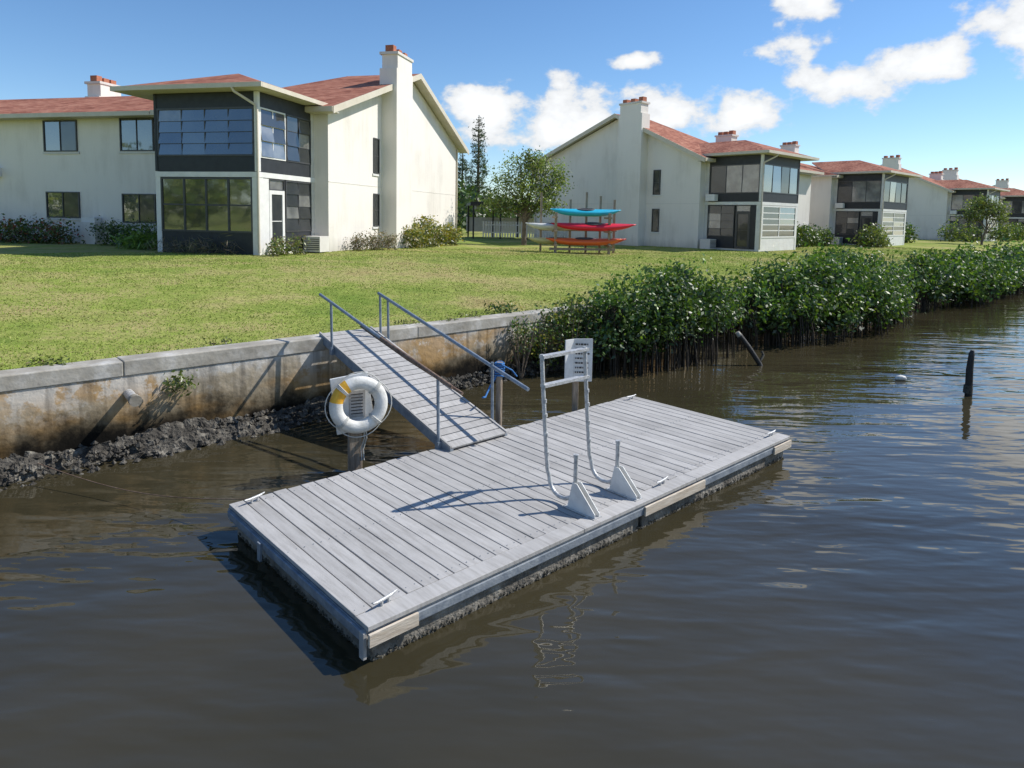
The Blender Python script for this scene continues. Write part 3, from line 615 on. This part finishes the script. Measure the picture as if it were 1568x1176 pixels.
    def chim(x0,x1,y0,y1,z0,z1):
        mc.box(x0,x1,y0,y1,z0,z1-.75,'stucco'); mc.box(x0+.08,x1-.001,y0+.1,y1-.1,z1-.749,z1-.12,'stucco'); mc.box(x0-.02,x1+.05,y0+.02,y1-.02,z1-.119,z1,'stucco_trim')
        n=3
        for i in range(n):
            yy=y0+.3+(y1-y0-.6)*i/(n-1)
            mc.box((x0+x1)/2-.2,(x0+x1)/2+.2,yy-.17,yy+.17,z1+.001,z1+.26+.05*(i==0),'pot')
    if gable: chim(X1-.1,X1+.75,PD+cy[0],PD+cy[1],-.3,ctop)
    for (x,y,z1) in chims: chim(x-.45,x+.45,y-.75,y+.75,5,z1)
    mt.box(.05,.75,PD-.95,PD-.25,.02,.62,'stucco_trim')
    for k in range(6): mt.box(.08,.72,PD-.962,PD-.951,.1+k*.08,.13+k*.08,'frame')
    if mirror: mt.box(-.01,.4,PD-.9,PD-.3,2.95,3.35,'white')
    else:
        mt.box(-11.0,-10.2,PD-.5,PD-.05,.0,.95,'stucco_trim'); mt.box(-10.95,-10.25,PD-.45,PD-.1,.951,1.15,'white')
        mt.box(-16.2,-15.7,PD-.35,PD+.019,2.9,3.3,'white')
    mw.obj('walls',e); mr.obj('roof',e); mt.obj('trim_and_gutters',e); mg.obj('windows_and_door',e); mc.obj('chimneys',e) if mc.v else None; mp.obj('screened_porch',e)
    return e
ww1=((-13.25,1.8,4.0,1.35),(-9.2,1.7,4.0,1.4),(-13.25,1.8,1.1,1.15),(-9.2,1.7,.95,1.25),(-19,2.5,3.6,1.8),(-19,2.5,.3,2.1))
building((-8.8,23.4,1.66),math.atan2(-.237,.971),False,4.2,24,16,8.4,2.85,ctop=8.95,wing_windows=ww1,chims=((-15.2,9,8.0),))
ww2=((-8.6,1.5,4.0,1.35),(-8.6,1.5,1.0,1.35),(-12.4,1.3,4.0,1.35),(-12.4,1.3,1.0,1.35))
p=Vector((14.4,39.4,1.40)); building(p,FROT,True,4.8,15,14.5,6.4,3.0,cy=(4.0,5.9),wy=2.9,ctop=9.35,wing_windows=ww2,chims=((-9,7.6,8.1),))
def alongu(t): return Vector((14.4+U[0]*t,39.4+U[1]*t,1.38))
building(alongu(19.3),FROT,True,5.6,14,14,7,2.8,gable=False,wing_windows=ww2,chims=((-3,9,8.6),))
building(alongu(50.6),FROT,True,5.2,15,14.5,6.6,3.0,wing_windows=ww2,chims=((-9,7.6,8.1),))
building(alongu(74),FROT,True,5.2,15,14.5,6.6,3.0,wing_windows=ww2)
building(alongu(104),FROT,True,5.2,15,14.5,6.6,3.0,wing_windows=ww2)

# ------------------------------------------------------------ kayak rack
e=empty('kayak_rack',(3.3,33.0,1.52),math.radians(4))
mb=MB()
for x in (-1.9,-.45,.35,1.05,1.75):
    mb.box(x-.05,x+.05,.35,.45,-.3,2.75+.2*math.sin(x*3),'wood_old')
for x in (-1.3,1.3):
    mb.box(x-.06,x+.06,-.7,-.58,-.3,1.9,'wood_old')
    for z in (.28,.95,1.62): mb.box(x-.05,x+.05,-1.0,.46,z,z+.09,'wood_old')
mb.box(-2,1.9,.46,.50,1.0,1.12,'wood_old'); mb.box(-1.6,1.6,-.72,-.701,.1,.22,'wood_old')
mb.obj('frame',e,bevel=.005)
def kay(name,col,x,y,z,L,Wk,ang=0,parent=None,roll=0):
    k='k_'+name; M[k]=pmat(k,col,tuple(min(1,c*1.15) for c in col),4,.35,.03)
    mb=MB(); n=26; sg=14; vs=[]
    for i in range(n):
        t=i/(n-1)*2-1; w=Wk/2*max(.02,(1-abs(t)**2.3)); rk=.12*abs(t)**3
        for j in range(sg):
            a=2*math.pi*j/sg; hy=.12 if math.sin(a)>0 else .22
            vs.append((t*L/2,math.cos(a)*w,math.sin(a)*hy*max(.15,(1-abs(t)**4))+rk))
    fs=[(i*sg+j,i*sg+(j+1)%sg,(i+1)*sg+(j+1)%sg,(i+1)*sg+j) for i in range(n-1) for j in range(sg)]
    fs+=[tuple(range(sg)),tuple(range((n-1)*sg,n*sg))]
    mb.add(vs,fs,k,True)
    mb.tube([(math.cos(a)*.42,math.sin(a)*Wk*.3,.125) for a in np.linspace(0,2*math.pi,20)],.02,'frame',6)
    mb.add([(math.cos(a)*.42,math.sin(a)*Wk*.3,.123) for a in np.linspace(0,2*math.pi,18)[:-1]],[tuple(range(17))],'ink')
    o=mb.obj(name,parent); o.location=(x,y,z); o.rotation_euler=(roll,0,ang); return o
kay('kayak_turquoise',(.02,.40,.58),.2,-.2,1.95,3.5,.75,.03,e,.2)
kay('kayak_red',(.68,.02,.05),.55,-.5,1.27,4.1,.7,-.04,e,.25)
kay('kayak_white',(.6,.6,.58),-1.2,.05,1.24,3.0,.7,.05,e)
kay('kayak_orange',(.68,.12,.03),.1,-.55,.55,3.7,.68,.0,e,.15)
kay('kayak_yellow',(.55,.5,.25),-1.1,.05,.54,3.0,.7,.02,e)
kay('kayak_crimson',(.5,.03,.03),.4,-.0,.54,3.8,.62,.02,e)

# ------------------------------------------------------------ carport / fence in the gap
e=empty('carport',(-3.2,52,1.65),.15); mb=MB()
mb.box(0,6.5,0,5,2.35,2.55,'frame'); mb.box(-.1,6.6,-.1,-.001,2.3,2.6,'wood_dark')
for x in (.1,2.2,4.3,6.3):
    for y in (.1,4.8): mb.box(x,x+.12,y,y+.12,-.3,2.35,'wood_dark')
mb.box(0,6.5,4.95,5.0,.2,1.4,'stucco_trim'); mb.obj('frame',e)
e=empty('picket_fence',(-2.2,49,1.65),.1); mb=MB()
for k in range(36): mb.box(k*.2,k*.2+.09,0,.03,0,1.15,'stucco_trim')
mb.box(0,7.1,.031,.06,.3,.38,'stucco_trim'); mb.box(0,7.1,.031,.06,.85,.93,'stucco_trim'); mb.obj('pickets',e)

# ------------------------------------------------------------ vegetation
def wb(x,y,z,rx,ry,rz):
    p=W(x,y); return (p.x,p.y,z,rx,ry,rz)
def mangrove(spec,n,size,seed):
    """spec: list of (x, y, ztop, radius)"""
    random.seed(seed); e=empty('mangrove_bush',(0,0,0)); bl=[]
    for x,y,zt,r in spec:
        zc=zt-r*.66; bl.append(wb(x,y,zc,r,r*.95,r*.66))
        for q in range(4):
            a=random.uniform(-3.0,-.1); bl.append(wb(x+math.cos(a)*r*.8,y+math.sin(a)*r*.65,max(.55,zc-random.uniform(.1,.55)),r*.45,r*.45,r*.34))
        bl.append(wb(x+random.uniform(-.5,.5)*r,y+random.uniform(-.3,.3)*r,zt-.25,r*.4,r*.4,r*.3))
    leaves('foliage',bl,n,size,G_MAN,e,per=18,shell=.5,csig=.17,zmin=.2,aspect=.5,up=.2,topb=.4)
    mb=MB()
    for b in bl:
        for k in range(7):
            a=random.uniform(0,6.28); r0=random.uniform(0,.3); r1=random.uniform(.3,1.0)
            x0,y0=b[0]+math.cos(a)*r0,b[1]+math.sin(a)*r0; x1,y1=b[0]+math.cos(a)*r1*b[3],b[1]+math.sin(a)*r1*b[4]
            mb.tube([(x0,y0,b[2]),(x0*.5+x1*.5,y0*.5+y1*.5,b[2]*.78),(x1*.85+x0*.15,y1*.85+y0*.15,.35),(x1,y1,-.15)],[.022,.018,.014,.012],'root',5,False)
        for k in range(5):
            a=random.uniform(0,6.28); rr=random.uniform(.5,1.0); mb.tube([(b[0],b[1],b[2]-.3),(b[0]+math.cos(a)*rr*b[3]*.6,b[1]+math.sin(a)*rr*b[4]*.6,b[2]),(b[0]+math.cos(a)*rr*b[3],b[1]+math.sin(a)*rr*b[4],b[2]+b[5]*.6*random.random())],[.018,.012,.005],'root',5,False)
    mb.obj('roots_and_branches',e)
mangrove([(8.9,2.4,1.6,.8),(9.7,2.2,1.92,.95),(10.7,1.95,2.05,1.05),(11.4,1.8,1.8,.8)],21000,.10,1)
mangrove([(14.0,1.8,1.5,.75),(15.0,1.8,1.95,1.1),(16.7,1.6,2.05,1.3),(18.5,1.5,2.2,1.45),(20.5,1.5,2.05,1.3),(22.0,1.8,1.8,1.05)],32000,.125,2)
mangrove([(x,1.5+.25*math.sin(x),1.9+.18*math.sin(x*1.3),1.35+.25*math.sin(x*2.1)) for x in np.arange(26.4,36,1.9)],17000,.17,3)
mangrove([(x,1.5+.25*math.sin(x),1.9+.2*math.sin(x*1.3),1.5+.2*math.sin(x*2.1)) for x in np.arange(39.5,64,2.1)],18000,.22,4)
e=empty('seawall_shrub'); bl=[wb(7.9,2.6,.8,.35,.4,.5),wb(7.3,2.8,.6,.35,.3,.45),wb(6.7,2.85,.85,.3,.25,.35),wb(8.2,2.9,1.2,.35,.4,.35),wb(6.9,3.6,1.28,.4,.3,.15),wb(7.6,3.0,1.1,.3,.3,.3)]
leaves('foliage',bl,3000,.075,G_MAN+G_YEL[:2],e,per=9,shell=.2,zmin=.05)
mb=MB(); random.seed(5)
for b in bl[:4]:
    for k in range(18):
        a=random.uniform(0,6.28); mb.tube([(b[0],b[1],-.1),(b[0]+math.cos(a)*.15,b[1]+math.sin(a)*.15,b[2]*.6),(b[0]+math.cos(a)*b[3],b[1]+math.sin(a)*b[4],b[2]+random.uniform(-.2,.4))],[.012,.009,.004],'bark',4,False)
mb.obj('twigs',e)
e=empty('wall_weed'); leaves('foliage',[wb(.45,2.98,.86,.16,.12,.12)],220,.06,G_LITE,e,per=8)
e=empty('wall_weed'); leaves('foliage',[wb(-3.3,3.0,.3,.12,.12,.15)],70,.08,G_LITE,e,per=8)
e=empty('lawn_weeds'); leaves('foliage',[wb(x,3.5+.1*math.sin(x*7),1.24,.25,.12,.06) for x in (-4.3,-2.2,-.9,1.2,4.4,5.2,5.9)],700,.05,G_LITE+G_DRY[:1],e,per=7)
c1,s1_=.971,-.237
def b1(x,y,z=0): return (-8.8+c1*x-s1_*y, 23.4+s1_*x+c1*y, 1.66+z)
def b2(x,y,z=0): return (14.4+U[0]*x+N[0]*y,39.4+U[1]*x+N[1]*y,1.38+z)
def shrub(name,pts,f,n,size,pal,**k):
    e=empty(name); leaves('foliage',[(*f(x,y,z),rx,ry,rz) for x,y,z,rx,ry,rz in pts],n,size,pal,e,**k); return e
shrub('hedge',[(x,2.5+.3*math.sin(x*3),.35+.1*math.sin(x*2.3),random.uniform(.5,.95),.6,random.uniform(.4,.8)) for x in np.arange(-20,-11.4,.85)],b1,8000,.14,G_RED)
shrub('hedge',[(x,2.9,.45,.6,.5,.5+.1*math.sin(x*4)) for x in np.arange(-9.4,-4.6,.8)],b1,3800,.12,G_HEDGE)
shrub('fern',[(-6.2,1.3,.2,.7,.5,.3),(-5.4,1.2,.2,.5,.4,.3)],b1,1400,.28,[(.12,.20,.03),(.16,.25,.04)],aspect=.15)
shrub('dry_grass_clump',[(x,-.35,.15,.35,.2,.25) for x in np.arange(-3.6,-.6,.8)],b1,900,.3,G_DRY,aspect=.06,up=0)
shrub('flowering_shrub',[(.5,.6,.3,.3,.3,.35),(.7,1.3,.3,.3,.35,.35),(.6,-.1,.3,.22,.22,.4)],b1,900,.11,G_LITE+G_DRY[:2])
shrub('dry_shrub',[(1.3,5.0,.35,.45,.5,.42),(1.4,6.2,.35,.45,.6,.45),(1.5,7.4,.3,.4,.6,.35)],b1,2200,.09,G_DRY,shell=.1)
shrub('croton_shrub',[(1.7,9.6,.45,.5,.5,.5),(1.6,11,.55,.6,.7,.75),(1.6,12.6,.5,.6,.7,.7),(1.6,14,.4,.5,.7,.5),(1.7,15.5,.4,.5,.7,.5)],b1,4500,.15,G_YEL)
shrub('hedge',[(x,2.3,.7,.8,.6,.75) for x in np.arange(5.8,10.5,.9)],b2,4500,.2,G_HEDGE)
shrub('hedge',[(x,2.3,.6,.7,.6,.65) for x in np.arange(11.5,14.3,.9)],b2,2800,.2,G_HEDGE)
shrub('round_bush',[(16.9,-.3,.7,.9,.9,.85),(18.3,-.3,.5,.7,.7,.6)],b2,2200,.2,G_LITE)
shrub('hedge',[(x,2.3,.7,.9,.7,.7) for x in np.arange(25,33,1.1)],b2,4000,.25,G_HEDGE)
shrub('round_bush',[(43,1.0,.8,1.2,1.1,1.0),(46,0,.8,1.1,1,.9),(53,-1,.8,1.2,1,.9),(60,0,.8,1.6,1.2,1.0),(66,0,.9,1.5,1.2,1.0)],b2,4000,.28,G_LITE+G_HEDGE)

def tree(name,base,h_tr,blobs,n,size,pal,r0=.16,limbs=9,lean=(0,0),**k):
    e=empty(name); bx,by,bz=base; mb=MB(); top=Vector((bx+lean[0],by+lean[1],bz+h_tr))
    mb.tube([(bx,by,bz-.3),(bx+lean[0]*.3,by+lean[1]*.3,bz+h_tr*.45),top],[r0,r0*.8,r0*.62],'bark',10)
    for i in range(limbs):
        b=blobs[i%len(blobs)]; tgt=Vector((b[0],b[1],b[2]))+Vector((random.uniform(-.5,.5)*b[3],random.uniform(-.5,.5)*b[4],random.uniform(-.2,.5)*b[5]))
        st=top+Vector((0,0,-random.uniform(0,.35)*h_tr)); mid=(st+tgt)/2+Vector((random.uniform(-.2,.2),random.uniform(-.2,.2),random.uniform(0,.3)))
        mb.tube([st,mid,tgt],[r0*.45,r0*.28,r0*.08],'bark',6)
        for q in range(4):
            t2=tgt+Vector([random.uniform(-.7,.7)*b[3+w_] for w_ in range(3)]); mb.tube([mid,(mid+t2)/2+Vector((0,0,.1)),t2],[r0*.2,r0*.12,r0*.04],'bark',5)
    mb.obj('trunk_and_limbs',e); leaves('crown',blobs,n,size,pal,e,**k)
random.seed(11)
bx,by,bz=.7,42,1.6
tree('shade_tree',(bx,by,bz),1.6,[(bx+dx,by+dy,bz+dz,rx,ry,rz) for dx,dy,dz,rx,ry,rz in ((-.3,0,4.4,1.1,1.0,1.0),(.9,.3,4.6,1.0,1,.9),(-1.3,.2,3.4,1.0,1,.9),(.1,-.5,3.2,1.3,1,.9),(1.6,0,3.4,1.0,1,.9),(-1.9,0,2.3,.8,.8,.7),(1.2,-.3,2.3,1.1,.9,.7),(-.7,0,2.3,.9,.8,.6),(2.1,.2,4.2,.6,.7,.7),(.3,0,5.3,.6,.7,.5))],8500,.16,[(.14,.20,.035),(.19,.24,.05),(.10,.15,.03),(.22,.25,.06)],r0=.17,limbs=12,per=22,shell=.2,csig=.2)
q=b2(38,-2.5,0); tree('ornamental_tree',q,1.5,[(q[0]+dx,q[1]+dy,q[2]+dz,r,r,r*.75) for dx,dy,dz,r in ((-1.0,0,2.9,1.1),(.9,0,3.2,1.2),(0,.4,3.9,1.0),(1.6,0,2.3,.8))],2600,.22,G_LITE,r0=.12,limbs=8,lean=(.4,0),per=20,shell=.1)
def pine(base,h,r):
    e=empty('norfolk_pine'); mb=MB(); bx,by,bz=base; mb.tube([(bx,by,bz),(bx,by,bz+h)],[.3,.04],'bark',8)
    bl=[]; nl=int(h/.75)
    for i in range(nl):
        z=bz+h*.22+(h*.78)*i/nl; rr=r*(1-i/nl)**.75*random.uniform(.75,1.1)+.15
        for k in range(6):
            a=k*1.047+i*.5+random.uniform(-.2,.2); ex,ey,ez=bx+math.cos(a)*rr,by+math.sin(a)*rr,z+.18*rr
            mb.tube([(bx,by,z),(ex,ey,ez)],[.04,.01],'bark',4)
            bl.append(((bx+ex)/2+math.cos(a)*rr*.2,(by+ey)/2+math.sin(a)*rr*.2,(z+ez)/2,rr*.32+.05,rr*.32+.05,.16))
    mb.obj('trunk',e); leaves('needles',bl,3600,.3,G_DIST,e,per=12,shell=0,aspect=.3)
pine((-4.2,80,1.6),13.3,1.5); pine((-7.2,95,1.6),11,1.6)
bl=[]
for k in range(120):
    x=random.uniform(-30,75); y=random.uniform(92,115); bl.append((x,y,1.6+random.uniform(.5,3.2),random.uniform(2,4),2.5,random.uniform(1.5,3.0)))
for k in range(16): bl.append((random.uniform(-7,-2.3),random.uniform(62,70),random.uniform(2.3,5.0),1.4,1.2,1.1))
e=empty('distant_trees'); leaves('foliage',bl,26000,.6,G_DIST+G_HEDGE[:2],e,per=16,shell=.4)
e=empty('distant_trees'); bl=[]
for k in range(70):
    t=random.uniform(120,330); bl.append(wb(t,random.uniform(20,60),random.uniform(2,4.5),6,5,3.5))
leaves('foliage',bl,9000,1.2,G_DIST,e,per=16,shell=.4)
# further trees along the west end of the lawn and on the opposite bank (out of frame, mirrored in the glass)
G_SUN=[(.22,.28,.03),(.32,.34,.04),(.12,.17,.03)]
e=empty('lawn_end_trees'); bl=[]
for k in range(60): bl.append(wb(random.uniform(-52,-36),random.uniform(-2,40),random.uniform(2.5,8.5),2.8,2.8,2.0))
leaves('foliage',bl,14000,.75,G_SUN,e,per=20,shell=.3)
e=empty('opposite_bank_trees'); bl=[]
for k in range(60): bl.append(wb(random.uniform(-45,60),random.uniform(-38,-30),random.uniform(2.5,7),3.2,3,2.4))
leaves('foliage',bl,11000,.85,G_SUN,e,per=20,shell=.3)

# ------------------------------------------------------------ light
S=Vector((.96,.28,0)).normalized()*math.cos(math.radians(45))+Vector((0,0,math.sin(math.radians(45))))
sl=bpy.data.lights.new('sun','SUN'); sl.energy=5.0; sl.angle=math.radians(.5); sl.color=(1,.96,.89)
so=bpy.data.objects.new('sun',sl); COL.objects.link(so); so.rotation_euler=S.to_track_quat('Z','Y').to_euler()
w=bpy.data.worlds.new('World'); SC.world=w; w.use_nodes=True; n=w.node_tree.nodes; l=w.node_tree.links
for x in list(n): n.remove(x)
out=n.new('ShaderNodeOutputWorld'); sky=n.new('ShaderNodeTexSky'); sky.sky_type='NISHITA'; sky.sun_disc=False
sky.sun_elevation=math.radians(45); sky.sun_rotation=math.radians(73.7); sky.air_density=.9; sky.dust_density=.1; sky.ozone_density=4.0
hs=n.new('ShaderNodeHueSaturation'); hs.inputs['Saturation'].default_value=1.12; hs.inputs['Value'].default_value=1.0; l.new(sky.outputs[0],hs.inputs['Color'])
bg=n.new('ShaderNodeBackground'); bg.inputs[1].default_value=.15; l.new(hs.outputs[0],bg.inputs[0])
tc=n.new('ShaderNodeTexCoord'); D=tc.outputs['Generated']
def vm(op,a,b=None,sc=None):
    q=n.new('ShaderNodeVectorMath'); q.operation=op; l.new(a,q.inputs[0])
    if b is not None:
        if hasattr(b,'links'): l.new(b,q.inputs[1])
        else: q.inputs[1].default_value=b
    return q
def mth(op,a,b,c=None):
    q=n.new('ShaderNodeMath'); q.operation=op
    for i,x in enumerate((a,b,c)):
        if x is None: continue
        if hasattr(x,'links'): l.new(x,q.inputs[i])
        else: q.inputs[i].default_value=x
    return q.outputs[0]
blobs=[(-2.6,8.6,3.0,2.5),(3.6,8.2,3.2,2.2),(6.6,7.6,2.4,1.5),(13.5,8.4,3.3,1.9),(18.6,8.4,2.8,1.4),(9.6,12.6,1.3,.5),
 (23.2,16.8,2.3,2.6),(22.2,13.4,2.2,1.6),(25.5,10.5,3.4,1.5),(30.4,11.2,3.2,1.4),(38,13.6,3.4,3.2),
 (-70,14,9,4),(120,16,10,5),(170,20,14,6),(60,10,6,2)]
cur=None
for az,el,ra,re in blobs:
    a,b_=math.radians(az),math.radians(el); c=(math.sin(a)*math.cos(b_),math.cos(a)*math.cos(b_),math.sin(b_))
    q=vm('SUBTRACT',D,c); q=vm('MULTIPLY',q.outputs[0],(1/math.radians(ra),1/math.radians(ra),1/math.radians(re))); q=vm('LENGTH',q.outputs[0])
    cur=q.outputs['Value'] if cur is None else mth('SMOOTH_MIN',cur,q.outputs['Value'],.25)
sc=vm('MULTIPLY',D,(1,1,1.5)); no=n.new('ShaderNodeTexNoise'); no.inputs['Scale'].default_value=14; no.inputs['Detail'].default_value=7; no.inputs['Roughness'].default_value=.58; l.new(sc.outputs[0],no.inputs[0])
v=mth('MULTIPLY_ADD',no.outputs[0],4.4,-2.2); v=mth('SUBTRACT',v,cur); v=mth('ADD',v,1.32)
mr=n.new('ShaderNodeMapRange'); mr.interpolation_type='SMOOTHSTEP'; mr.inputs[1].default_value=-.1; mr.inputs[2].default_value=.6; l.new(v,mr.inputs[0])
fac=mth('MULTIPLY',mr.outputs[0],.97)
cr=n.new('ShaderNodeMapRange'); cr.inputs[1].default_value=.2; cr.inputs[2].default_value=1.2; cr.inputs[3].default_value=.82; cr.inputs[4].default_value=1.08; l.new(v,cr.inputs[0])
bc=n.new('ShaderNodeBackground'); bc.inputs[0].default_value=(.97,.985,1,1); l.new(cr.outputs[0],bc.inputs[1])
mx=n.new('ShaderNodeMixShader'); l.new(fac,mx.inputs[0]); l.new(bg.outputs[0],mx.inputs[1]); l.new(bc.outputs[0],mx.inputs[2]); l.new(mx.outputs[0],out.inputs[0])

# ------------------------------------------------------------ camera
cam=bpy.data.cameras.new('camera'); co=bpy.data.objects.new('camera',cam); COL.objects.link(co); SC.camera=co
R=Matrix.Rotation(math.radians(90-5.3),3,'X')@Matrix.Rotation(math.radians(1.05),3,'Z')
co.matrix_world=Matrix.Translation((0,0,3.2))@R.to_4x4()
cam.sensor_width=36; cam.lens=36*1030/1568; cam.shift_y=-161.5/1568; cam.clip_start=.1; cam.clip_end=3000
